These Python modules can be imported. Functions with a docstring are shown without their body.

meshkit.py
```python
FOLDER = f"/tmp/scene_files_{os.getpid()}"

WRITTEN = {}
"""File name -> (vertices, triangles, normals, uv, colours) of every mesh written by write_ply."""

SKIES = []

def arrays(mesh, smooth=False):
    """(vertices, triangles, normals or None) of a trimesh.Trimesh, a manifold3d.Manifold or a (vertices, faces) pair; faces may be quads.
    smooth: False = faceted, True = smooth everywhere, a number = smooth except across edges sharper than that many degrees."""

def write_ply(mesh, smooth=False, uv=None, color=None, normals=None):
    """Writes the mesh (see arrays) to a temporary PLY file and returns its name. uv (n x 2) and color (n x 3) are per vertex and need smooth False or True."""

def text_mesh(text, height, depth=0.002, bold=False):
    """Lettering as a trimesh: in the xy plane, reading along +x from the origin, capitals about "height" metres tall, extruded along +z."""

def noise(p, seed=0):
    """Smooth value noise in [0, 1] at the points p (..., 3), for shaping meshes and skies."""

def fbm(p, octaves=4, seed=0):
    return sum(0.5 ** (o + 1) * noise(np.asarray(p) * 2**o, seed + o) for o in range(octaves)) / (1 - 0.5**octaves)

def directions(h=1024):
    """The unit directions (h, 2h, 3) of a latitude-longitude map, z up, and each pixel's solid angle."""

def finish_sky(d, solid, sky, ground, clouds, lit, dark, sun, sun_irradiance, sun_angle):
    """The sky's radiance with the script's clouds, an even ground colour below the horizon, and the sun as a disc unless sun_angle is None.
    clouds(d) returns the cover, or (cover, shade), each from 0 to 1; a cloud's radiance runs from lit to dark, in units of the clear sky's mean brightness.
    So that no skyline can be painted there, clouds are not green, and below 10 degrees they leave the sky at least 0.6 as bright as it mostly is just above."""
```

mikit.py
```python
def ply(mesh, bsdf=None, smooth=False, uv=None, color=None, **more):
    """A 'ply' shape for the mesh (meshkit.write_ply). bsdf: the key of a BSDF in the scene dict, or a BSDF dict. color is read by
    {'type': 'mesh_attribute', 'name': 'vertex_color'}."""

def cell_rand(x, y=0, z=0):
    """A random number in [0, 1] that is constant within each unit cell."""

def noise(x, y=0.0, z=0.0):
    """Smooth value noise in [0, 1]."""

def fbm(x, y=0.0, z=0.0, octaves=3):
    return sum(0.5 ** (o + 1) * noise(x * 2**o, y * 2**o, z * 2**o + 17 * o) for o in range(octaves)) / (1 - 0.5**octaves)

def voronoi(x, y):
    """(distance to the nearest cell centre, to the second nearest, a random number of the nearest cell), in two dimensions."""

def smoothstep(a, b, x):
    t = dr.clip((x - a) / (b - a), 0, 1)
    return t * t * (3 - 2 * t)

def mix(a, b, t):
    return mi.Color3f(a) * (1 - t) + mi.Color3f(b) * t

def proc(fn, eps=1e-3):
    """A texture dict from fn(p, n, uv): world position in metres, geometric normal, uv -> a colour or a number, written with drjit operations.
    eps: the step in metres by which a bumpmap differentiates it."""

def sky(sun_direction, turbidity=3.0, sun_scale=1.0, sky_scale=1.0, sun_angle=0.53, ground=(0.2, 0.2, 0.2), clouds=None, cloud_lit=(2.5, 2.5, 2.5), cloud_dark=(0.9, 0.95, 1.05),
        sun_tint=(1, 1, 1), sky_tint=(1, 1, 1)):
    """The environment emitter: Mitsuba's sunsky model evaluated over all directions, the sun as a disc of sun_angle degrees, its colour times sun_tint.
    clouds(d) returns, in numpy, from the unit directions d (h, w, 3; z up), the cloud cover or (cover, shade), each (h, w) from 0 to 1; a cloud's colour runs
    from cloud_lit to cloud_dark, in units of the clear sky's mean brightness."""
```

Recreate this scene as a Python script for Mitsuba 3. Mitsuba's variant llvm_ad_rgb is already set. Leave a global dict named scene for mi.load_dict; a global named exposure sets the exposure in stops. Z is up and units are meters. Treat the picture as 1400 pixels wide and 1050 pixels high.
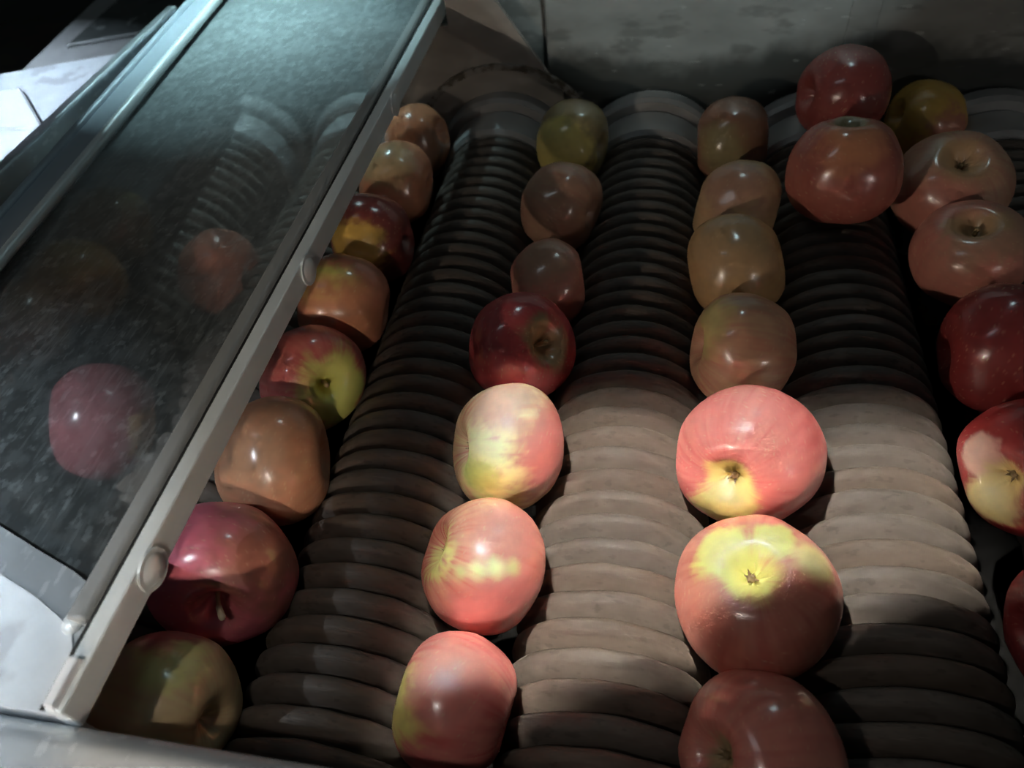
import math
import numpy as np
import trimesh
import manifold3d as m3
import drjit as dr
import mitsuba as mi
import mikit
import meshkit
from mikit import proc, noise, fbm, voronoi, cell_rand, smoothstep, mix

T = mi.ScalarTransform4f
S, Z0 = 0.38, 1.0            # model unit -> metres; height of the apples' centres above the hall floor
scene, labels = {}, {}


def W(p):
    p = np.asarray(p, float)
    return p * S + np.array([0, 0, Z0])


# ------------------------------------------------------------------ camera
FWD, UP = np.array([-0.17724924, 0.64111027, -0.74669962]), np.array([-0.06250821, 0.74984761, 0.65865112])
EYE = W([0, 0, 1.0])
scene['camera'] = {'type': 'thinlens', 'fov': 2 * math.degrees(math.atan(700 / 1020)), 'fov_axis': 'x',
                   'aperture_radius': 0.0018, 'focus_distance': 0.44, 'near_clip': 0.01, 'far_clip': 100.0,
                   'to_world': T().look_at(origin=EYE.tolist(), target=(EYE + FWD).tolist(), up=UP.tolist())}
exposure = 1.6
# ------------------------------------------------------------------ lights
scene['hall_glow'] = {'type': 'constant', 'radiance': {'type': 'rgb', 'value': [0.0045, 0.0052, 0.0052]}}
E_FLOOD = np.array([1.0, 0.93, 0.82]) * 39000    # warm unseen lamp over the rollers, its shade shaped to crop the pool
E_FILL = np.array([1.0, 0.93, 0.84]) * 270       # added fill from above for the near apples and bar
E_SIDE = np.array([1.0, 0.86, 0.70]) * 1750      # low lamp, near left
E_ROW = np.array([1.0, 0.86, 0.70]) * 2200       # added low lamp to brighten the left row
E_SPARE = np.array([1.0, 0.92, 0.85]) * 650      # low lamp, near right
E_CEIL = np.array([0.66, 0.95, 1.0]) * 6.5       # cool fluorescent fixture over the far end
E_REFLECT = np.array([0.80, 0.93, 1.0]) * 1.0       # added overhead panel, mirrored in the front bar
E_COOL = np.array([0.78, 0.92, 1.08]) * 2.0      # cool spot over the side tray
E_NEAR = np.array([0.80, 0.93, 1.04]) * 0.7      # added cool spot, brightens the cover's near end
E_FAR = np.array([0.62, 0.95, 1.0]) * 1.5        # added cool spot, makes the glow on the cover's far end
E_WALL = np.array([0.86, 1.0, 0.98]) * 0.6       # added spot, brightens the top of the back panel


# ------------------------------------------------------------------ helpers
def numbered(name):
    if not any(k == name or k.startswith(name + '__') for k in list(scene) + list(labels)):
        return name
    n = 1
    while any(k == f'{name}_{n:03d}' or k.startswith(f'{name}_{n:03d}__') for k in list(scene) + list(labels)):
        n += 1
    return f'{name}_{n:03d}'


def add(name, mesh, mat, parent=None, smooth=30, color=None, **more):
    """One shape entry; mesh in model units."""
    key = numbered(f'{parent}__{name}' if parent else name)
    if hasattr(mesh, 'to_mesh'):
        m = mesh.to_mesh()
        mesh = trimesh.Trimesh(m.vert_properties[:, :3], m.tri_verts, process=False)
    mesh = mesh.copy()
    mesh.vertices = W(mesh.vertices)
    scene[key] = mikit.ply(mesh, mat, smooth=smooth, color=color, **more)
    return key


def thing(name, label, category, group=None):
    key = numbered(name)
    labels[key] = {'label': label, 'category': category}
    if group:
        labels[key]['group'] = group
    return key


def tag(key, label, category, group=None, kind=None):
    labels[key] = {'label': label, 'category': category}
    if group:
        labels[key]['group'] = group
    if kind:
        labels[key]['kind'] = kind


def struct(key):
    labels[key] = {'kind': 'structure'}


def box(x0, x1, y0, y1, z0, z1, r=0.0, seg=16):
    """Box with rounded edges (hull of eight spheres)."""
    if r <= 0:
        b = trimesh.creation.box([x1 - x0, y1 - y0, z1 - z0])
        b.apply_translation([(x0 + x1) / 2, (y0 + y1) / 2, (z0 + z1) / 2])
        return b
    s = m3.Manifold.sphere(r, seg)
    return m3.Manifold.batch_hull([s.translate([x, y, z]) for x in (x0 + r, x1 - r) for y in (y0 + r, y1 - r) for z in (z0 + r, z1 - r)])


def slab(poly, z0, z1, bevel=0.004):
    """Horizontal plate over the polygon, its top edge bevelled."""
    cs = m3.CrossSection([np.asarray(poly, float)])
    base = cs.extrude(z1 - z0 - bevel).translate([0, 0, z0])
    top = cs.offset(-bevel, m3.JoinType.Round, 2.0, 16)
    return m3.Manifold.batch_hull([cs.extrude(z1 - z0 - bevel).translate([0, 0, z0]), top.extrude(bevel).translate([0, 0, z1 - bevel])]) if bevel > 0 else base


def lathe_y(profile, seg=64):
    """Closed profile [(r, y), ...] turned about the y axis (axis through the origin)."""
    p = np.asarray(profile, float)
    a = np.arange(seg) * 2 * np.pi / seg
    v = np.stack([p[:, None, 0] * np.cos(a), np.broadcast_to(p[:, None, 1], (len(p), seg)), p[:, None, 0] * np.sin(a)], -1).reshape(-1, 3)
    f, n = [], len(p)
    i = np.arange(seg)
    for k in range(n):
        q = (k + 1) % n
        f.append(np.stack([k * seg + i, q * seg + i, q * seg + (i + 1) % seg, k * seg + (i + 1) % seg], 1))
    f = np.vstack(f)
    m = trimesh.Trimesh(v, np.vstack([f[:, [0, 1, 2]], f[:, [0, 2, 3]]]), process=False)
    m.fix_normals()
    return m


def rod(p, q, r, seg=20):
    return trimesh.creation.cylinder(radius=r, segment=[p, q], sections=seg)


def tilt(mesh, d):
    """Turns +z to the direction d."""
    mesh.apply_transform(trimesh.geometry.align_vectors([0, 0, 1], np.asarray(d, float) / np.linalg.norm(d)))
    return mesh


# ------------------------------------------------------------------ materials
def rgb(*c):
    return {'type': 'rgb', 'value': list(c)}


def principled(base, rough, metal=0.0, bump=None, scale=0.0, **more):
    b = {'type': 'principled', 'base_color': base, 'roughness': rough, 'metallic': metal, **more}
    if bump is not None:
        b = {'type': 'bumpmap', 'arbitrary': bump, 'scale': scale, 'bsdf': b} if False else {'type': 'bumpmap', 'nested_texture': bump, 'scale': scale, 'nested_bsdf': b}
    return {'type': 'twosided', 'bsdf': b}


def rubber_col(p, n, uv):
    w = fbm(p.x * 90, p.y * 300, p.z * 90, 3)
    d = smoothstep(0.62, 0.75, fbm(p.x * 160, p.y * 420, p.z * 160 + 5, 3))
    return mix(mix((0.115, 0.092, 0.074), (0.185, 0.155, 0.130), w), (0.045, 0.036, 0.030), d * 0.3) * 0.68


def rubber_grey(p, n, uv):
    return rubber_col(p, n, uv) * mi.Color3f(0.97, 1.01, 1.05)


def rubber_brown(p, n, uv):
    return rubber_col(p, n, uv) * mi.Color3f(0.95, 0.91, 0.88)


def steel_col(p, n, uv):
    w = fbm(p.x * 40, p.y * 40, p.z * 40, 4)
    s = smoothstep(0.60, 0.72, fbm(p.x * 260, p.y * 120, p.z * 200, 3))
    return mix(mix((0.46, 0.50, 0.53), (0.62, 0.66, 0.69), w), (0.80, 0.83, 0.86), s * 0.6)


def steel_rough(p, n, uv):
    return 0.28 + 0.22 * fbm(p.x * 120, p.y * 30, p.z * 90, 3)


def plate_col(p, n, uv):      # worn, dirty steel of the end plates
    w = fbm(p.x * 22, p.y * 22, p.z * 40, 4)
    c = mix((0.13, 0.14, 0.135), (0.27, 0.285, 0.28), w)
    grime = smoothstep(0.55, 0.72, fbm(p.x * 30 + 9, p.y * 30, p.z * 60, 4))
    c = mix(c, (0.05, 0.055, 0.05), grime * 0.45)
    low = smoothstep(0.062, 0.034, p.z - 1.0 + 0.05 * (fbm(p.x * 9, 1.0, 2.0, 4) - 0.5) + 0.02 * (fbm(p.x * 60, p.z * 60, 4.0, 3) - 0.5))   # ragged grime line, with the shadow on the lower panel painted in
    c = mix(c, (0.035, 0.042, 0.040), low * 0.8)
    scuff = smoothstep(0.70, 0.78, fbm(p.x * 60, p.y * 40, p.z * 130, 4))
    return mix(c, (0.42, 0.45, 0.44), scuff * 0.3)


def dull_col(p, n, uv):
    w = fbm(p.x * 30, p.y * 30, p.z * 30, 4)
    return mix((0.27, 0.275, 0.28), (0.44, 0.45, 0.45), w)


def lit_patch_col(p, n, uv):
    return mix((0.25, 0.235, 0.215), (0.42, 0.40, 0.37), fbm(p.x * 40, p.y * 40, p.z * 70, 4))  # paler than the other plates: the light on the patch is in this colour


def rust_col(p, n, uv):
    return mix((0.10, 0.085, 0.06), (0.30, 0.29, 0.27), smoothstep(0.35, 0.65, fbm(p.x * 160, p.y * 160, p.z * 160, 3)))


def white_col(p, n, uv):
    w = fbm(p.x * 60, p.y * 60, p.z * 60, 4)
    s = smoothstep(0.62, 0.74, fbm(p.x * 35 + 3, p.y * 35, 1.0, 4))
    return mix(mix((0.50, 0.54, 0.58), (0.66, 0.70, 0.74), w), (0.32, 0.33, 0.36), s * 0.5)


def concrete_col(p, n, uv):
    return mix((0.07, 0.07, 0.065), (0.14, 0.14, 0.13), fbm(p.x * 6, p.y * 6, p.z * 6, 4))


scene['m_rubber'] = principled(proc(rubber_col), 0.62, specular=0.35)
scene['m_rubber_grey'] = principled(proc(rubber_grey), 0.58, specular=0.35)
scene['m_rubber_brown'] = principled(proc(rubber_brown), 0.66, specular=0.35)
scene['m_shaft'] = principled(rgb(0.03, 0.028, 0.026), 0.6)
scene['m_steel'] = principled(proc(steel_col), proc(steel_rough), 0.75)
scene['m_bar'] = principled(proc(steel_col), proc(steel_rough), 0.35)
scene['m_bright'] = principled(rgb(0.78, 0.84, 0.86), 0.35, 0.3)
scene['m_flange'] = principled(rgb(0.40, 0.46, 0.52), 0.42, 0.25)
scene['m_gasket'] = principled(rgb(0.24, 0.25, 0.25), 0.35, specular=0.6)
scene['m_dark'] = principled(rgb(0.012, 0.012, 0.012), 0.7)
scene['m_pan'] = principled(rgb(0.005, 0.005, 0.005), 0.9, specular=0.05)
scene['m_plate'] = principled(proc(plate_col), 0.5, 0.25)
scene['m_collar'] = principled(proc(dull_col), 0.45, 0.3)
scene['m_lit_patch'] = principled(proc(lit_patch_col), 0.5, 0.1)
scene['m_rust'] = principled(proc(rust_col), 0.7)
scene['m_white'] = principled(proc(white_col), 0.5, specular=0.4)
scene['m_white_plain'] = principled(rgb(0.78, 0.81, 0.85), 0.45)
scene['m_concrete'] = principled(proc(concrete_col), 0.8)
scene['m_paint'] = principled(rgb(0.11, 0.125, 0.12), 0.5)
scene['m_lampcase'] = principled(rgb(0.02, 0.02, 0.02), 0.8)
scene['m_stem'] = principled(rgb(0.30, 0.21, 0.10), 0.6)
scene['m_stem_pale'] = principled(rgb(0.62, 0.50, 0.34), 0.6)
scene['m_sepal'] = principled(rgb(0.16, 0.11, 0.05), 0.7)


def dirt_and_glare(p, n, uv):           # dirt film on the clear sheet, far glare painted in with it
    a = fbm(p.x * 170, p.y * 120, 3.0, 4)
    b = smoothstep(0.60, 0.80, fbm(p.x * 230 + 7, p.y * 170, 1.0, 3))
    streak = smoothstep(0.60, 0.75, fbm(p.x * 420, p.y * 60, 8.0, 3))
    far = smoothstep(0.25, 0.52, p.y + 0.10 * (fbm(p.x * 14, p.y * 14, 2.0, 3) - 0.5))     # film thickened at the far end, also standing in for reflected glare
    return dr.clip(0.20 + 0.42 * far + (0.10 + 0.05 * far) * (smoothstep(0.30, 0.72, a) - 0.5) + 0.16 * b + 0.08 * streak, 0.04, 0.95)


scene['m_sheet'] = {'type': 'blendbsdf', 'weight': proc(dirt_and_glare), 'b0': {'type': 'thindielectric', 'int_ior': 1.49},
                    'b1': {'type': 'twosided', 'bsdf': {'type': 'diffuse', 'reflectance': rgb(0.20, 0.225, 0.23)}}}


def skin_rough(p, n, uv):
    return 0.13 + 0.10 * fbm(p.x * 60, p.y * 60, p.z * 60, 3)


scene['m_skin'] = {'type': 'twosided', 'bsdf': {'type': 'principled', 'base_color': {'type': 'mesh_attribute', 'name': 'vertex_color'},
                   'roughness': proc(skin_rough), 'specular': 0.8, 'clearcoat': 0.8, 'clearcoat_gloss': 0.85}}

# ------------------------------------------------------------------ setting: hall, bed of the machine, end plates
k = add('floor', box(-9, 9, -9, 9, -Z0 / S - 0.1, -Z0 / S), 'm_concrete'); struct(k)
k = add('wall_back', box(-9, 9, 8.9, 9.1, -Z0 / S, 5.0), 'm_paint'); struct(k)

bed = thing('machine_bed', 'dark drip tray under the rollers of the sorting machine', 'tray')
add('pan', box(-1.37, 1.39, 0.10, 1.99, -0.52, -0.49), 'm_pan', bed)
for x0 in (-1.40, 1.40):
    add('side_plate', box(x0, x0 + 0.03, 0.06, 2.0, -0.60, 0.22 if x0 < 0 else 0.30, 0.008), 'm_steel', bed)
add('front_plate', box(-1.37, 1.40, 0.06, 0.09, -0.60, 0.098, 0.008), 'm_dark', bed)
for x in (-1.3, 1.32):
    for y in (0.12, 1.9):
        add('leg', box(x - 0.06, x + 0.06, y - 0.06, y + 0.06, -Z0 / S, -0.52, 0.01), 'm_steel', bed)

back = thing('end_panel', 'worn grey steel back panel with scuffed lower edge behind the rollers', 'panel')
# right plate, standing proud of the left one
add('sheet', box(-0.302, 1.38, 1.862, 1.90, -0.48, 0.62, 0.006), 'm_plate', back)
add('seam_strip', box(0.405, 0.47, 1.856, 1.864, 0.03, 0.62, 0.003), 'm_plate', back)

side = thing('end_panel', 'steel end plate with a slanted lit patch added between cover rail and back panel', 'panel')
add('sheet', box(-0.62, -0.302, 1.93, 1.96, -0.48, 0.62, 0.006), 'm_plate', side)
add('low_sheet', box(-1.36, -0.62, 1.93, 1.96, -0.48, 0.185, 0.006), 'm_plate', side)
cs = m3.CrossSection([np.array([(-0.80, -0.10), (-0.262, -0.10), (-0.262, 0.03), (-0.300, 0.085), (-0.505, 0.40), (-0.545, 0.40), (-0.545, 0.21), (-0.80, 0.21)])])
lit_piece = cs.extrude(0.012).rotate([90, 0, 0]).translate([0, 1.858, 0])
add('lit_patch', lit_piece, 'm_lit_patch', side)  # lit area of the left end wall, shaped and coloured as a paler plate
a = np.linspace(math.radians(28), math.radians(152), 40)
arc = np.vstack([np.stack([0.268 * np.cos(a), 0.268 * np.sin(a)], 1), np.stack([0.252 * np.cos(a[::-1]), 0.252 * np.sin(a[::-1])], 1)])
add('rim', m3.CrossSection([arc]).extrude(0.012).rotate([90, 0, 0]).translate([-0.42, 1.85, -0.155]), 'm_rust', side)

# ------------------------------------------------------------------ rollers of ribbed rings
RT, ZC, PITCH = 0.150, -0.1533, 0.0430
ring_plys = []
for v in range(4):
    h = PITCH / 2 - 0.0016
    t = np.array([0, .07, .15, .25, .42, .56, .68, .79, .89, 1.0])
    prof = [(0.118, -h), (0.118, h)] + [(RT - 0.034 * max(0, (s - 0.40) / 0.60) ** 2.0 - 0.007 * max(0, (0.22 - s) / 0.22) ** 2, (1 - s) * 2 * h - h) for s in t]
    m = lathe_y(prof, 72)
    q = m.vertices.copy()
    rad = np.hypot(q[:, 0], q[:, 2])
    d = (meshkit.fbm(q * [28, 30, 28] + 31 * v, 3, seed=v) - 0.5) * 0.0045
    outer = rad > 0.125
    q[outer, 0] *= (1 + d / rad)[outer]
    q[outer, 2] *= (1 + d / rad)[outer]
    q[outer, 1] += ((meshkit.fbm(q * 14 + 90 * v, 2, seed=9) - 0.5) * 0.006)[outer]
    m.vertices = q * S
    ring_plys += [mikit.ply(m, tone, smooth=50) for tone in ('m_rubber', 'm_rubber_grey', 'm_rubber_brown')]
ROLLERS = [(-1.20, 'ribbed roller under the clear cover, by its left lip'),
           (-0.81, 'ribbed roller under the clear cover, beside its rail'),
           (-0.42, 'ribbed brown roller between the row along the cover rail and the second row of apples'),
           (-0.03, 'ribbed brown roller between the second and third rows of apples, brightly lit in its middle'),
           (0.375, 'ribbed brown roller between the third and right-hand rows, carrying two apples at its far end'),
           (0.78, 'ribbed roller on the far side of the right-hand row of apples')]
rng = np.random.default_rng(7)
for ax, text in ROLLERS:
    r = thing('roller', text, 'roller', 'ribbed rollers')
    add('shaft', rod([ax, 0.10, ZC], [ax, 1.87, ZC], 0.117, 40), 'm_shaft', r)
    ys = np.arange(0.125, 1.705, PITCH)
    for i, y in enumerate(ys):
        key = numbered(f'{r}__ring')
        c = W([ax, y, ZC])
        scene[key] = {**ring_plys[int(rng.integers(len(ring_plys)))], 'to_world': T().translate(c.tolist()).rotate([0, 1, 0], float(rng.uniform(0, 360)))}
    e = float(ys[-1] + PITCH / 2)
    col = lathe_y([(0.10, e), (0.10, 1.80), (0.157, 1.80), (0.162, 1.792), (0.162, e + 0.012), (0.152, e + 0.002)], 72)
    col.apply_translation([ax, 0, ZC])
    add('collar', col, 'm_collar', r)
    fl = lathe_y([(0.10, 1.795), (0.10, 1.845), (0.190, 1.845), (0.190, 1.812), (0.182, 1.80)], 72)
    fl.apply_translation([ax, 0, ZC])
    add('flange', fl, 'm_collar', r)

# ------------------------------------------------------------------ apples
PAL = {k: np.array(v) for k, v in {
    'orange': (.50, .21, .11), 'salmon': (.52, .21, .12), 'brown': (.26, .12, .07), 'tan': (.46, .29, .15), 'darkred': (.20, .045, .04),
    'gold': (.58, .36, .08), 'orangepink': (.52, .20, .13), 'yellowgreen': (.56, .56, .15), 'pinkred': (.50, .13, .11), 'orangetan': (.50, .23, .13),
    'tanspot': (.44, .25, .15), 'magenta': (.52, .12, .16), 'dustyred': (.38, .14, .10), 'yellow': (.68, .56, .18), 'olive': (.27, .22, .11),
    'tanpink': (.44, .24, .16), 'salmonpink': (.52, .20, .15), 'crimson': (.46, .07, .075), 'peach': (.70, .42, .24), 'cream': (.78, .72, .30),
    'rose': (.57, .16, .14), 'peachpink': (.68, .32, .22), 'peachred': (.57, .19, .13), 'rosepink': (.58, .18, .15), 'brownolive': (.2, .16, .1),
    'tanyellow': (.48, .32, .17), 'goldtan': (.48, .29, .13), 'tanpink2': (.52, .27, .17), 'yellowtan': (.60, .47, .20), 'pinkred2': (.55, .145, .13),
    'dustypink': (.46, .15, .11), 'rosepink2': (.52, .18, .14), 'orangepink2': (.5, .2, .12), 'deepred': (.20, .03, .03), 'deepred2': (.26, .03, .03),
    'blush': (.60, .36, .28), 'darkpink': (.24, .055, .05), 'redmix': (.33, .10, .075), 'plum': (.30, .09, .10), 'paletan': (.66, .47, .26), 'darkolive': (.1, .09, .05),
}.items()}
PAL['brown'] = np.array((.26, .13, .08))


def apple_grid(nu=150, nv=110):
    """Apple about +z (stem end up), equator radius 1: closed surface and its unit directions."""
    a = np.linspace(0, np.pi, nv)
    a = a - 0.18 * np.sin(2 * a) * 0.0
    u = np.arange(nu) * 2 * np.pi / nu
    s = np.sin(a)
    rr = np.sign(s) * np.abs(s) ** 0.86
    zz = 0.90 * np.sign(np.cos(a)) * np.abs(np.cos(a)) ** 0.95
    return a, u, rr, zz


def make_apple(seed, r, lobes, lean, tall):
    a, u, rr, zz = apple_grid()
    g = np.random.default_rng(seed)
    ph = g.uniform(0, 6.28, 4)
    A, U = np.meshgrid(a, u, indexing='ij')
    R_ = np.broadcast_to(rr[:, None], A.shape).copy()
    Z = np.broadcast_to(zz[:, None], A.shape).copy()
    top = np.cos(A)
    R_ = R_ * (1 + 0.055 * top + lobes * 0.025 * np.cos(5 * U + ph[0]) * np.clip(0.25 - top, 0, 1) + 0.02 * np.cos(2 * U + ph[1]) + 0.012 * np.cos(3 * U + ph[2]))
    Z = Z * tall
    Z -= 0.40 * np.exp(-(R_ / 0.24) ** 2) * (A < np.pi / 2) + 0.06 * np.exp(-(R_ / 0.5) ** 2) * (A < np.pi / 2)
    Z += (0.30 + lobes * 0.02 * np.cos(5 * U + ph[0])) * np.exp(-(R_ / 0.25) ** 2) * (A > np.pi / 2) + 0.05 * np.exp(-(R_ / 0.5) ** 2) * (A > np.pi / 2)
    X, Y = R_ * np.cos(U), R_ * np.sin(U)
    X = X + lean * 0.06 * Z
    v = np.stack([X, Y, Z], -1)
    v += ((meshkit.fbm(v * 1.6 + 40 * seed, 2, seed=seed) - 0.5) * 0.07)[..., None] * v / np.maximum(np.linalg.norm(v, axis=-1, keepdims=True), .3)
    nv, nu = A.shape
    i, j = np.meshgrid(np.arange(nv - 1), np.arange(nu), indexing='ij')
    q = np.stack([i * nu + j, (i + 1) * nu + j, (i + 1) * nu + (j + 1) % nu, i * nu + (j + 1) % nu], -1).reshape(-1, 4)
    f = np.vstack([q[:, [0, 1, 2]], q[:, [0, 2, 3]]])
    return trimesh.Trimesh(v.reshape(-1, 3) * r, f, process=False), A.ravel(), U.ravel()


def sm(a, b, x):
    t = np.clip((x - a) / (b - a), 0, 1)
    return t * t * (3 - 2 * t)


def skin(seed, d, A, U, base, patches, pole, end, streak):
    """Skin colour at the unit directions d (world axes, about the apple's own centre); A, U are polar angle and turn about the core."""
    n1 = meshkit.fbm(d * 2.2 + 11 * seed, 4, seed=seed)
    n2 = meshkit.fbm(d * 9 + 5 * seed, 3, seed=seed + 1)
    fl = np.stack([np.cos(U) * 14, np.sin(U) * 14, A * 1.3], -1)
    st = meshkit.fbm(fl + seed, 4, seed=seed + 2)          # long streaks from pole to pole
    c = PAL[base][None] * (0.90 + 0.20 * n1 + 0.16 * (n2 - .5))[:, None]
    red = np.stack([c[:, 0] * 0.92, c[:, 1] * 0.55, c[:, 2] * 0.60], -1)
    lite = np.stack([c[:, 0] * 1.10, c[:, 1] * 1.55, c[:, 2] * 1.35], -1)
    w = (streak * sm(.50, .72, st))[:, None]
    c = c * (1 - w) + red * w
    w = (streak * 0.7 * sm(.52, .30, st))[:, None]
    c = c * (1 - w) + lite * w
    for vec, ang, colour, soft in patches:
        vec = np.asarray(vec) / np.linalg.norm(vec)
        dist = np.degrees(np.arccos(np.clip(d @ vec, -1, 1))) / ang
        dist = dist + (n1 - .5) * 1.1 + (n2 - .5) * 0.45 + (st - .5) * streak * 0.6
        w = sm(1.0 + soft * .5, 1.0 - soft * .9, dist)[:, None]
        c = c * (1 - w) + PAL[colour][None] * (0.9 + 0.2 * n2)[:, None] * w
    if pole:
        colour, ang = pole
        dist = np.degrees(A if end == 'stem' else np.pi - A) / ang + (n1 - .5) * 1.8 + (st - .5) * 0.35
        w = sm(1.25, 0.45, dist)[:, None] * 0.9
        c = c * (1 - w) + PAL[colour][None] * w
    # pale lenticels
    cell = np.floor(d * 26)
    h = np.abs(np.sin(cell @ np.array([12.9898, 78.233, 37.719]) + seed) * 43758.5453) % 1
    off = np.linalg.norm(d * 26 - cell - 0.5, axis=1)
    w = (0.35 * (h > .80) * sm(.42, .12, off))[:, None]
    c = c * (1 - w) + np.array([[.62, .45, .28]]) * w
    return np.clip(c, .01, .9)


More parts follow.
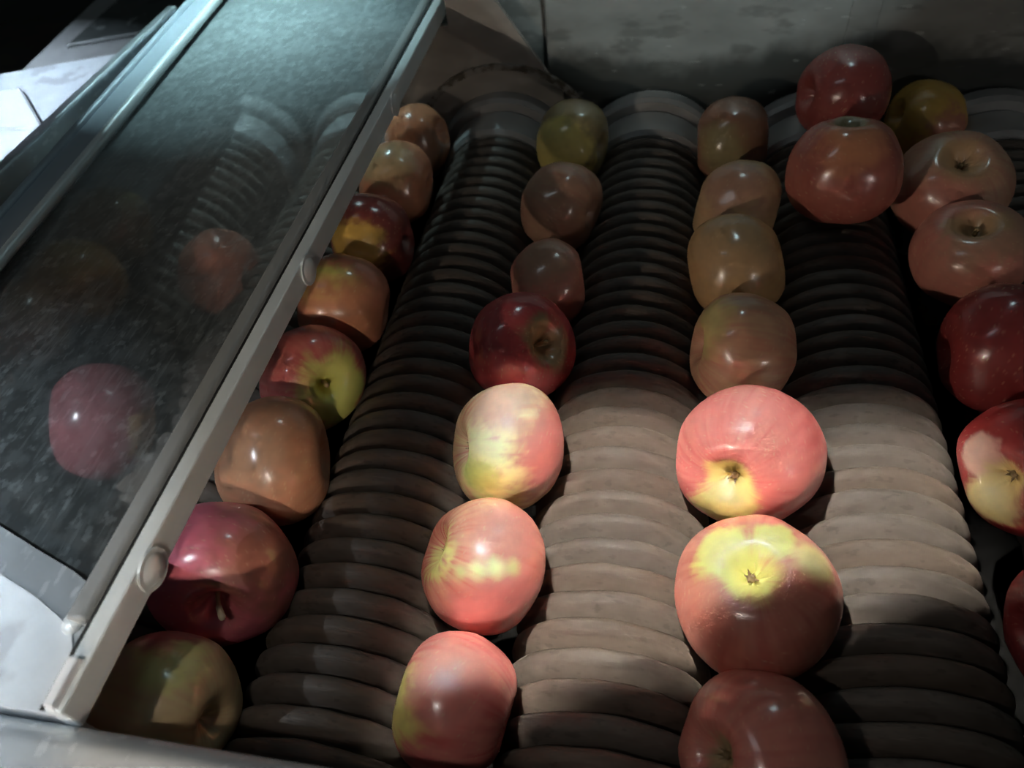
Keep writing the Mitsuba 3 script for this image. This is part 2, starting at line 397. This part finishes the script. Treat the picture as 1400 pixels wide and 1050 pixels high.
APPLES = [
    ((-0.63, 1.698, -0.02), 0.088, (-0.95, 0.03, -0.32), None, 'orange', [((0.51, -0.86, -0.03), 50, 'brown', 0.5)], None, 0.15,
     'small orange apple farthest up the row along the cover rail, half shaded', 'apples in the row along the cover rail'),
    ((-0.623, 1.476, -0.005), 0.097, (-0.99, 0.0, 0.16), None, 'salmon', [((-0.01, -0.49, 0.87), 45, 'tan', 0.6)], None, 0.15,
     'salmon orange apple second from the far end of the row along the cover rail', 'apples in the row along the cover rail'),
    ((-0.62, 1.261, -0.003), 0.098, (-1.0, -0.06, -0.06), None, 'darkred', [((-0.06, -0.88, 0.47), 42, 'gold', 0.35)], None, 0.2,
     'dark red apple with a golden yellow patch in the row along the cover rail', 'apples in the row along the cover rail'),
    ((-0.613, 1.041, 0.002), 0.101, (-0.97, -0.08, 0.25), None, 'orangepink', [((0.02, -0.41, 0.91), 33, 'yellowgreen', 0.5), ((0.28, -0.88, 0.39), 60, 'orange', 0.7)], None, 0.2,
     'orange pink apple with a yellow green spot beside the middle bolt of the cover rail', 'apples in the row along the cover rail'),
    ((-0.618, 0.846, -0.004), 0.097, (0.8, -0.46, 0.38), 'stem', 'pinkred', [((0.9, -0.43, -0.02), 42, 'yellowgreen', 0.45)], ('yellowgreen', 38), 0.45,
     'red apple with a yellow green stem hollow, in the row along the cover rail', 'apples in the row along the cover rail'),
    ((-0.613, 0.648, 0.007), 0.104, (0.95, 0.29, -0.09), None, 'orangetan', [((0.1, -0.48, 0.87), 40, 'tanspot', 0.8)], None, 0.15,
     'plain orange tan apple with faint brown speckles in the row along the cover rail', 'apples in the row along the cover rail'),
    ((-0.615, 0.442, 0.007), 0.105, (0.36, -0.86, 0.35), 'stem', 'magenta', [((0.86, 0.06, 0.51), 55, 'dustyred', 0.7)], None, 0.1,
     'pinkish magenta apple with a cream stem below, beside the nearest rail bolt', 'apples in the row along the cover rail'),
    ((-0.612, 0.244, -0.004), 0.097, (-0.99, 0.14, -0.08), None, 'paletan', [((0.23, 0.47, 0.85), 32, 'cream', 0.5), ((-0.18, 0.88, 0.44), 34, 'rosepink', 0.5)], None, 0.2,
     'tan yellow apple with a pink top next to the front bar', 'apples in the row along the cover rail'),
    ((-0.22, 1.665, -0.004), 0.097, (0.97, -0.25, -0.0), None, 'olive', [((-0.38, -0.91, 0.14), 60, 'yellow', 0.4)], None, 0.1,
     'yellow green apple at the far end of the second row', 'apples in the second row'),
    ((-0.216, 1.403, -0.006), 0.096, (0.95, -0.32, -0.05), None, 'tanpink', [], None, 0.25,
     'tan pink apple with flattened sides, second from the far end of the second row', 'apples in the second row'),
    ((-0.215, 1.154, -0.02), 0.088, (0.97, 0.23, 0.04), None, 'salmonpink', [((-0.05, -0.19, 0.98), 50, 'tanpink', 0.6)], None, 0.25,
     'salmon pink apple behind the crimson one in the second row', 'apples in the second row'),
    ((-0.235, 0.947, 0.002), 0.101, (0.73, -0.37, 0.58), 'stem', 'crimson', [], ('olive', 24), 0.3,
     'smooth crimson apple with its green stem hollow facing right, in the second row', 'apples in the second row'),
    ((-0.223, 0.718, 0.004), 0.102, (0.85, 0.36, -0.38), 'calyx', 'peach', [((-0.11, -0.83, 0.55), 48, 'cream', 0.5), ((0.87, -0.24, 0.44), 50, 'rose', 0.45), ((0.04, 0.2, 0.98), 38, 'peachpink', 0.6), ((-0.3, -0.9, 0.33), 22, 'yellowgreen', 0.6)], None, 0.7,
     'cream yellow apple with pink sides, brightest one of the second row', 'apples in the second row'),
    ((-0.224, 0.505, -0.005), 0.097, (0.83, 0.07, -0.55), 'calyx', 'peachred', [((-0.69, -0.25, 0.68), 30, 'yellow', 0.4), ((0.41, -0.91, 0.08), 60, 'rose', 0.5), ((0.41, 0.18, 0.89), 40, 'rosepink', 0.6), ((-0.12, -0.57, 0.81), 9, 'yellowtan', 0.9), ((0.13, -0.52, 0.85), 9, 'cream', 0.9), ((0.36, -0.44, 0.82), 9, 'cream', 0.9), ((0.58, -0.35, 0.74), 7, 'yellowtan', 0.9)], None, 0.9,
     'red streaked apple just nearer than the cream yellow one in the second row', 'apples in the second row'),
    ((-0.224, 0.307, -0.02), 0.088, (-0.98, 0.15, 0.12), None, 'rose', [((-0.68, -0.34, 0.65), 38, 'yellow', 0.4), ((0.02, -0.05, 1.0), 40, 'rosepink', 0.6)], None, 0.8,
     'pink red streaked apple nearest to the front bar in the second row', 'apples in the second row'),
    ((0.166, 1.678, -0.004), 0.098, (-0.99, 0.03, -0.11), None, 'brown', [((-0.33, -0.9, 0.29), 34, 'olive', 0.6)], None, 0.1,
     'dull olive brown apple at the far end of the third row', 'apples in the third row'),
    ((0.166, 1.4, -0.001), 0.099, (0.98, -0.12, -0.16), None, 'tanyellow', [((-0.14, -0.3, 0.94), 50, 'tanpink', 0.6)], None, 0.2,
     'tan yellow apple second from the far end of the third row', 'apples in the third row'),
    ((0.161, 1.197, 0.005), 0.103, (-0.93, 0.02, -0.36), None, 'goldtan', [((-0.15, -0.38, 0.91), 55, 'tan', 0.5)], None, 0.2,
     'golden tan apple with flattened sides in the third row', 'apples in the third row'),
    ((0.165, 0.971, 0.0), 0.1, (-0.98, -0.09, 0.18), None, 'tanpink2', [((-0.65, -0.07, 0.76), 32, 'yellowtan', 0.6)], None, 0.4,
     'pinkish tan apple with faint streaks behind the big red one in the third row', 'apples in the third row'),
    ((0.162, 0.725, 0.015), 0.11, (0.36, 0.84, -0.4), 'calyx', 'pinkred2', [((-0.46, -0.88, -0.13), 24, 'yellow', 0.5), ((-0.16, -0.98, 0.1), 18, 'yellow', 0.5)], ('yellow', 14), 0.5,
     'big rosy red apple showing its yellow flower end, in the third row', 'apples in the third row'),
    ((0.164, 0.494, 0.012), 0.108, (0.21, 0.1, -0.97), 'calyx', 'dustypink', [((-0.51, 0.2, 0.84), 26, 'yellowgreen', 0.4), ((0.12, 0.37, 0.92), 18, 'yellowgreen', 0.4), ((0.59, 0.15, 0.79), 18, 'yellowtan', 0.6)], ('yellowgreen', 19), 0.5,
     'big pink apple with yellow green around the hollow on top, in the third row', 'apples in the third row'),
    ((0.163, 0.291, -0.005), 0.097, (0.77, 0.23, -0.6), 'calyx', 'rosepink2', [], ('olive', 12), 0.4,
     'pink apple cut by the lower edge of the photo, nearest of the third row', 'apples in the third row'),
    ((0.619, 1.792, -0.017), 0.09, (-0.96, -0.13, 0.23), None, 'gold', [((0.44, -0.9, 0.09), 40, 'orangepink', 0.4)], None, 0.2,
     'small golden apple farthest up the right-hand row', 'apples in the right-hand row'),
    ((0.601, 1.466, 0.019), 0.112, (0.07, 0.31, -0.95), 'calyx', 'tanpink', [((-0.53, -0.85, 0.01), 50, 'salmonpink', 0.6)], ('tan', 30), 0.25,
     'tan pink apple with a withered flower end on top, in the right-hand row', 'apples in the right-hand row'),
    ((0.597, 1.254, 0.006), 0.104, (-0.22, -0.05, 0.97), 'stem', 'salmonpink', [((0.01, -0.37, 0.93), 50, 'tanpink', 0.6)], ('tan', 24), 0.25,
     'salmon pink apple with a dark hollow on top in the right-hand row', 'apples in the right-hand row'),
    ((0.59, 0.999, 0.008), 0.105, (0.99, 0.03, 0.16), None, 'deepred', [], None, 0.2,
     'deep red glossy apple behind the one with the pale flower end, right-hand row', 'apples in the right-hand row'),
    ((0.583, 0.755, 0.003), 0.102, (0.76, 0.52, -0.38), 'calyx', 'deepred2', [((-0.96, -0.09, 0.28), 20, 'blush', 0.35), ((-0.77, -0.62, -0.16), 24, 'yellowtan', 0.45)], ('yellowtan', 13), 0.3,
     'deep red apple with a pale yellow flower end in the right-hand row', 'apples in the right-hand row'),
    ((0.581, 0.497, -0.007), 0.096, (1.0, 0.03, -0.0), None, 'deepred', [], None, 0.2,
     'dark red apple cut by the right edge, nearest of the right-hand row', 'apples in the right-hand row'),
    ((0.393, 1.705, 0.099), 0.102, (0.95, 0.25, -0.16), None, 'darkpink', [], None, 0.2,
     'dusky red apple riding on the roller by the back plate', 'apples riding on a roller'),
    ((0.362, 1.393, 0.101), 0.104, (0.03, -0.29, -0.96), 'calyx', 'redmix', [((-0.1, -0.4, 0.91), 40, 'orange', 0.5)], ('olive', 26), 0.3,
     'red apple with an orange top riding on the roller between the third and right-hand rows', 'apples riding on a roller'),
    ((-0.964, 0.699, 0.006), 0.104, (-0.82, -0.43, 0.38), 'calyx', 'plum', [((0.97, -0.09, -0.24), 32, 'tan', 0.1)], None, 0.15,
     'purplish red apple with a beige patch seen through the clear cover', 'apples under the clear cover'),
    ((-0.95, 1.145, -0.016), 0.091, (0.99, -0.02, -0.15), None, 'orangepink', [], None, 0.2,
     'orange apple seen dimly through the clear cover near its rail', 'apples under the clear cover'),
    ((-1.177, 1.164, 0.083), 0.088, (0.97, 0.2, -0.15), None, 'olive', [], None, 0.1,
     'pale apple under the clear cover farthest along its left lip', 'apples under the clear cover'),
    ((-1.154, 0.988, 0.083), 0.088, (0.87, -0.43, -0.22), None, 'gold', [], None, 0.1,
     'yellowish apple under the clear cover, middle one along its left lip', 'apples under the clear cover'),
    ((-1.193, 0.857, 0.083), 0.088, (-0.92, -0.35, 0.15), None, 'tan', [], None, 0.1,
     'pale tan apple under the clear cover nearest along its left lip', 'apples under the clear cover'),
]
for i, (p, r, axis, end, base, patches, pole, streak, text, group) in enumerate(APPLES):
    g = np.random.default_rng(100 + i)
    tall = 1.0 if end is None else 1.1 if i == 29 else 0.96
    body, A, U = make_apple(i + 1, r * 1.03, 1.0, g.uniform(-1, 1), tall)
    axis = np.asarray(axis) / np.linalg.norm(axis)
    M = trimesh.geometry.align_vectors([0, 0, 1], axis) @ trimesh.transformations.rotation_matrix(g.uniform(0, 6.28), [0, 0, 1])
    body.apply_transform(M)
    d = body.vertices / np.linalg.norm(body.vertices, axis=1, keepdims=True)
    col = skin(i + 1, d, A, U, base, patches, pole, end, streak)
    body.apply_translation(p)
    key = thing('apple', text, 'apple', group)
    add('skin', body, 'm_skin', key, smooth=True, color=col)
    rr = r * 1.03
    if end == 'stem':
        pts = [np.array([0, 0, .40]), np.array([.02, .01, .55]), np.array([.06, .02, .70]), np.array([.12, .05, .86])]
        if i != 6:
            pts = [q * [1, 1, .92] for q in pts[:3]]
        parts = [m3.Manifold.batch_hull([m3.Manifold.sphere(.030 + .012 * (k == len(pts) - 2), 12).translate((pts[k] ).tolist()), m3.Manifold.sphere(.032 + .016 * (k == len(pts) - 2), 12).translate((pts[k + 1]).tolist())]) for k in range(len(pts) - 1)]
        st = m3.Manifold.batch_boolean(parts, m3.OpType.Add).scale([rr] * 3).to_mesh()
        st = trimesh.Trimesh(st.vert_properties[:, :3], st.tri_verts, process=False)
        st.apply_transform(M); st.apply_translation(p)
        k = add('stem', st, 'm_stem_pale' if i == 6 else 'm_stem', key)
        labels[k] = {'label': 'cream coloured stem' if i == 6 else 'short brown stem'}
    elif end == 'calyx':
        parts = []
        for q in range(5):
            leaf = trimesh.creation.cone(.030, .13, sections=6)
            leaf.apply_transform(np.diag([1, .35, 1, 1]))
            leaf.apply_transform(trimesh.transformations.rotation_matrix(math.radians(158 + g.uniform(-22, 16)), [1, 0, 0]))
            leaf.apply_translation([0, -.03, -.545])
            leaf.apply_transform(trimesh.transformations.rotation_matrix(q * 1.2566 + g.uniform(-.2, .2), [0, 0, 1]))
            parts.append(leaf)
        lf = trimesh.util.concatenate(parts + [trimesh.creation.icosphere(1, .055).apply_translation([0, 0, -.545])])
        lf.apply_scale(rr); lf.apply_transform(M); lf.apply_translation(p)
        k = add('calyx', lf, 'm_sepal', key)
        labels[k] = {'label': 'withered brown calyx'}

# ------------------------------------------------------------------ front bar
bar = thing('front_bar', 'rounded steel bar across the near end of the machine, by the camera', 'bar')
add('beam', box(-1.45, 1.45, -0.03, 0.157, 0.10, 0.25, 0.028, 40), 'm_bar', bar)
add('lip', box(-1.45, 1.45, -0.07, -0.031, 0.08, 0.235, 0.012), 'm_steel', bar)

# ------------------------------------------------------------------ clear cover over the rows on the left
cov = thing('machine_cover', 'grimy clear plastic cover in a bolted steel frame over the rows beside the left row', 'cover')
RX0, RX1 = -0.578, -0.556            # the bright rail
add('rail', box(RX0, RX1, 0.158, 2.30, 0.222, 0.266, 0.003, 12), 'm_bright', cov)
add('gasket', box(RX0 - 0.034, RX0 - 0.009, 0.250, 2.30, 0.232, 0.268, 0.007, 12), 'm_gasket', cov)
add('inner_strip', box(RX0 - 0.010, RX0, 0.160, 2.30, 0.225, 0.258), 'm_dark', cov)
add('light_stop', box(-0.66, RX0 - 0.009, 0.160, 0.30, 0.232, 0.243), 'm_dark', cov)  # added under the end plate to stop light leaking past the rail
for y in (0.329, 0.868, 1.404):
    b = m3.Manifold.sphere(0.021, 40).scale([0.42, 1, 1]).translate([RX1, y, 0.243])
    w = m3.Manifold.cylinder(0.004, 0.026, 0.026, 40).rotate([0, 90, 0]).translate([RX1 - 0.001, y, 0.243])
    add('bolt', b + w, 'm_bright', cov)
LIP = lambda y: -1.105 - 0.075 * (y - 0.80) / 1.0          # left edge of the sheet
v = np.array([(RX0 - 0.012, 0.235, .2445), (RX0 - 0.012, 2.29, .2445), (LIP(2.29), 2.29, .2445), (LIP(0.40), 0.40, .2445)])
add('sheet', trimesh.Trimesh(v, [[0, 1, 2], [0, 2, 3]], process=False), 'm_sheet', cov, smooth=False)
# left lip: folded flange, rounded
for off, rad, z, mat, nm in ((0.0, 0.011, 0.262, 'm_bright', 'lip_edge'), (0.092, 0.010, 0.252, 'm_flange', 'lip_seam')):
    p0, p1 = [LIP(0.2) - off, 0.2, z], [LIP(2.29) - off, 2.29, z]
    add(nm, m3.Manifold.batch_hull([m3.Manifold.sphere(rad, 32).translate(q) for q in (p0, p1)]), mat, cov)
fl = [m3.Manifold.sphere(0.006, 16).translate([LIP(y) - o, y, z]) for y in (0.2, 2.29) for o, z in ((0.008, 0.258), (0.090, 0.246))]
add('flange', m3.Manifold.batch_hull(fl), 'm_flange', cov)
fl = [m3.Manifold.sphere(0.006, 16).translate([LIP(y) - o, y, z]) for y in (0.2, 2.29) for o, z in ((0.098, 0.240), (0.150, 0.200))]
add('skirt', m3.Manifold.batch_hull(fl), 'm_flange', cov)
# near end plate with its rounded corner, and the fold behind it
pl = np.array([(-0.568, 0.158), (-0.584, 0.205), (-0.592, 0.226), (-0.601, 0.240), (-0.622, 0.2535), (-0.669, 0.275), (-0.731, 0.296), (-1.22, 0.47), (-1.22, 0.158)])
add('end_plate', m3.CrossSection([pl]).extrude(0.006).translate([0, 0, 0.249]), 'm_white', cov)
back_off = pl[3:8] + np.array([[0.012, 0.006]]) + np.array([[0.014, 0.030]])
fold = np.vstack([pl[2:8], back_off[::-1]])
add('end_fold', m3.CrossSection([fold[::-1]]).extrude(0.007).translate([0, 0, 0.2455]), 'm_steel', cov)
add('corner_weld', m3.Manifold.sphere(0.011, 32).scale([1, 1.3, .7]).translate([-0.606, 0.252, 0.256]), 'm_bright', cov)
add('slit_stop', box(-1.22, -0.560, 0.1585, 0.164, 0.18, 0.249), 'm_steel', cov)  # added to close the slit where light leaked in over the bar
add('end_tab', box(-0.575, -0.562, 0.160, 0.212, 0.250, 0.276, 0.003, 12), 'm_white_plain', cov)

# ------------------------------------------------------------------ side tray and what lies beyond the cover
tray = thing('side_tray', 'white scuffed tray beside the left lip of the clear cover', 'tray')
add('panel', slab([(-1.42, 0.3), (-1.42, 2.04), (-1.93, 1.855), (-2.6, 1.60), (-2.6, 0.3)], 0.075, 0.10, 0.006), 'm_white', tray)
for x in (-2.4, -1.5):
    for y in (0.4, 1.5):
        add('leg', box(x - .03, x + .03, y - .03, y + .03, -Z0 / S, 0.075, 0.006), 'm_steel', tray)
sheet2 = thing('plastic_board', 'bright white board lying on the side tray at the left edge', 'board')
add('panel', slab([(-1.56, 1.521), (-1.77, 1.733), (-2.3, 1.60), (-2.3, 1.521)], 0.101, 0.116, 0.004), 'm_white_plain', sheet2)
add('panel', slab([(-1.50, 0.9), (-1.445, 1.347), (-1.472, 1.436), (-1.55, 1.514), (-2.3, 1.514), (-2.3, 0.9)], 0.101, 0.116, 0.004), 'm_white_plain', sheet2)
cab = thing('machine_cabinet', 'dull grey machine housing behind the white side tray', 'cabinet')
add('housing', slab([(-1.98, 1.95), (-1.42, 2.16), (-1.42, 3.2), (-2.10, 3.2)], -2.3, 0.05, 0.01), 'm_collar', cab)
add('hatch', slab([(-1.90, 2.12), (-1.50, 2.26), (-1.50, 2.62), (-1.92, 2.62)], 0.049, 0.062, 0.006), 'm_plate', cab)

# ------------------------------------------------------------------ lamps (out of the picture)
def lantern(key, pos, aim, right, left, top, bottom, depth, radiance, bulb, short=None, steep=False):
    """Box-shaded work lamp: an open box with a small bulb at its back; the box's mouth crops the beam at these angles
    (degrees from its axis; top is the far edge of the beam). short: depth of the bottom lip, if it is shorter."""
    pos, aim = np.asarray(pos, float), np.asarray(aim, float)
    z = (aim - pos) / np.linalg.norm(aim - pos)
    x = np.cross([0, 1.0, 0], -z) if steep else np.cross(z, [0, 0, 1.0]); x = x / np.linalg.norm(x)
    y = np.cross(x, z)
    t, tg = 0.010, lambda q: math.tan(math.radians(q))
    x0, x1, y1 = -depth * tg(left), depth * tg(right), depth * tg(top)
    db = short or depth
    y0 = -db * tg(bottom)

    def cuboid(a0, a1, b0, b1, c0, c1):
        q = trimesh.creation.box([a1 - a0, b1 - b0, c1 - c0]); q.apply_translation([(a0 + a1) / 2, (b0 + b1) / 2, (c0 + c1) / 2]); return q
    bxs = [cuboid(x0 - t, x1 + t, y1, y1 + t, -.04, depth), cuboid(x0 - t, x1 + t, y0 - t, y0, -.04, db),
           cuboid(x0 - t, x0, y0 * depth / db, y1, -.04, depth), cuboid(x1, x1 + t, y0 * depth / db, y1, -.04, depth), cuboid(x0 - t, x1 + t, y0 - t, y1 + t, -.05, -.04)]
    m = trimesh.util.concatenate(bxs)
    M = np.eye(4); M[:3, 0], M[:3, 1], M[:3, 2], M[:3, 3] = x, y, -z, pos
    F = np.diag([1.0, 1, -1, 1])
    m.apply_transform(M @ F)
    add('shade', m, 'm_lampcase', key, smooth=False)
    s = trimesh.creation.icosphere(2, bulb); s.apply_translation(pos)
    add('bulb', s, 'm_lampcase', key, smooth=True, emitter={'type': 'area', 'radiance': {'type': 'rgb', 'value': [float(q) for q in radiance]}})


def spot(key, P, Q, intensity, cutoff, beam):
    P, Q = np.asarray(P, float), np.asarray(Q, float)
    dirn = (Q - P) / np.linalg.norm(Q - P)
    cone = trimesh.creation.revolve(np.array([(0.03, -.10), (0.05, -.10), (0.11, .10), (0.10, .10), (0.03, -.09)]), sections=40)
    tilt(cone, dirn); cone.apply_translation(P - 0.02 * dirn)
    add('shade', cone, 'm_lampcase', key)
    scene[key + '_beam'] = {'type': 'spot', 'to_world': T().look_at(origin=W(P).tolist(), target=W(Q).tolist(), up=[0, 1, 0.1]),
                            'intensity': {'type': 'rgb', 'value': [float(q) for q in intensity]}, 'cutoff_angle': cutoff, 'beam_width': beam}


flood = thing('work_lamp', 'unseen work lamp over the rollers, box shade and flap added to crop its light', 'lamp')
LP = np.array([-0.30, 0.62, 1.60])
lantern(flood, LP, (0.07, 0.53, 0.0), 14, 12.5, 10.7, 16, 0.25, E_FLOOD, 0.011, steep=True)
edge = [np.array(q) for q in ((-0.62, 0.13, 0.04), (0.90, 0.75, 0.04))]           # where the added flap's edge cuts off the light on the bed
near = np.array([0.40, -0.85, 0.0])
flap = np.array([LP + s * (q - LP) for s in (0.295, 0.305) for q in (edge[0], edge[1], edge[1] + near, edge[0] + near)])
add('added_flap', trimesh.convex.convex_hull(flap), 'm_lampcase', flood, smooth=False)
fill = thing('work_lamp', 'unseen fill lamp added to brighten the near apples and bar, near left corner', 'lamp')
lantern(fill, (-0.45, -0.15, 1.15), (-0.2, 0.33, 0.0), 38, 34, 13, 30, 0.12, E_FILL, 0.014, steep=True)
sidel = thing('work_lamp', 'low work lamp beyond the near left corner of the machine', 'lamp')
lantern(sidel, (-1.30, -0.80, 0.66), (0.0, 1.35, 0.02), 24, 24, 9, 9, 0.20, E_SIDE, 0.014)
rowl = thing('work_lamp', 'unseen low lamp added to brighten the row beside the cover rail', 'lamp')
lantern(rowl, (-0.22, -0.70, 0.78), (-0.64, 1.0, 0.0), 3.2, 7, 12, 14, 0.25, E_ROW, 0.011)
spare = thing('work_lamp', 'low work lamp beyond the near right corner of the machine', 'lamp')
lantern(spare, (1.6, -0.55, 0.62), (0.45, 1.3, 0.0), 20, 20, 12, 12, 0.20, E_SPARE, 0.011)


def panel_lamp(key, pos, aim, hw, hh, radiance):
    pos, aim = np.asarray(pos, float), np.asarray(aim, float)
    z = (aim - pos) / np.linalg.norm(aim - pos)
    x = np.cross([0, 1, 0], z); x = x / np.linalg.norm(x)
    y = np.cross(z, x)
    M = np.eye(4); M[:3, 0], M[:3, 1], M[:3, 2], M[:3, 3] = x, y, z, pos
    b = trimesh.creation.box([2 * hw + .08, 2 * hh + .08, .08]); b.apply_translation([0, 0, -.05]); b.apply_transform(M)
    add('housing', b, 'm_lampcase', key, smooth=False)
    v = np.array([[-hw, -hh, 0], [hw, -hh, 0], [hw, hh, 0], [-hw, hh, 0.0]])
    q = trimesh.Trimesh(v, [[0, 1, 2], [0, 2, 3]], process=False); q.apply_transform(M)
    add('tube', q, 'm_lampcase', key, smooth=False, emitter={'type': 'area', 'radiance': {'type': 'rgb', 'value': [float(c) for c in radiance]}})


ceil = thing('ceiling_lamp', 'cool fluorescent fixture above the far end of the machine', 'lamp')
panel_lamp(ceil, (0.30, 2.6, 2.6), (0.0, 1.0, 0.0), 0.17, 0.06, E_CEIL)
reflp = thing('reflect_panel', 'unseen pale panel added overhead for the front bar to reflect', 'reflect_panel')
panel_lamp(reflp, (-1.7, 0.55, 3.2), (-1.0, 0.6, 0.0), 0.60, 0.09, E_REFLECT)
spot(thing('spot_lamp', 'cool spot lamp over the side tray', 'lamp'), (-2.6, 0.9, 2.4), (-2.14, 1.42, 0.1), E_COOL, 18.5, 12.0)
spot(thing('spot_lamp', 'unseen cool spot added to brighten the near end of the cover', 'lamp'), (-1.25, -0.45, 1.8), (-1.04, 0.16, 0.25), E_NEAR, 17.0, 9.0)
spot(thing('spot_lamp', 'unseen cool spot added for the glow on the far end of the cover', 'lamp'), (-1.25, 2.5, 1.6), (-1.02, 1.82, 0.25), E_FAR, 17.5, 3.0)
spot(thing('spot_lamp', 'unseen spot added to brighten the top of the back panel', 'lamp'), (0.2, 0.3, 2.2), (0.10, 1.86, 1.17), E_WALL, 21.5, 19.5)
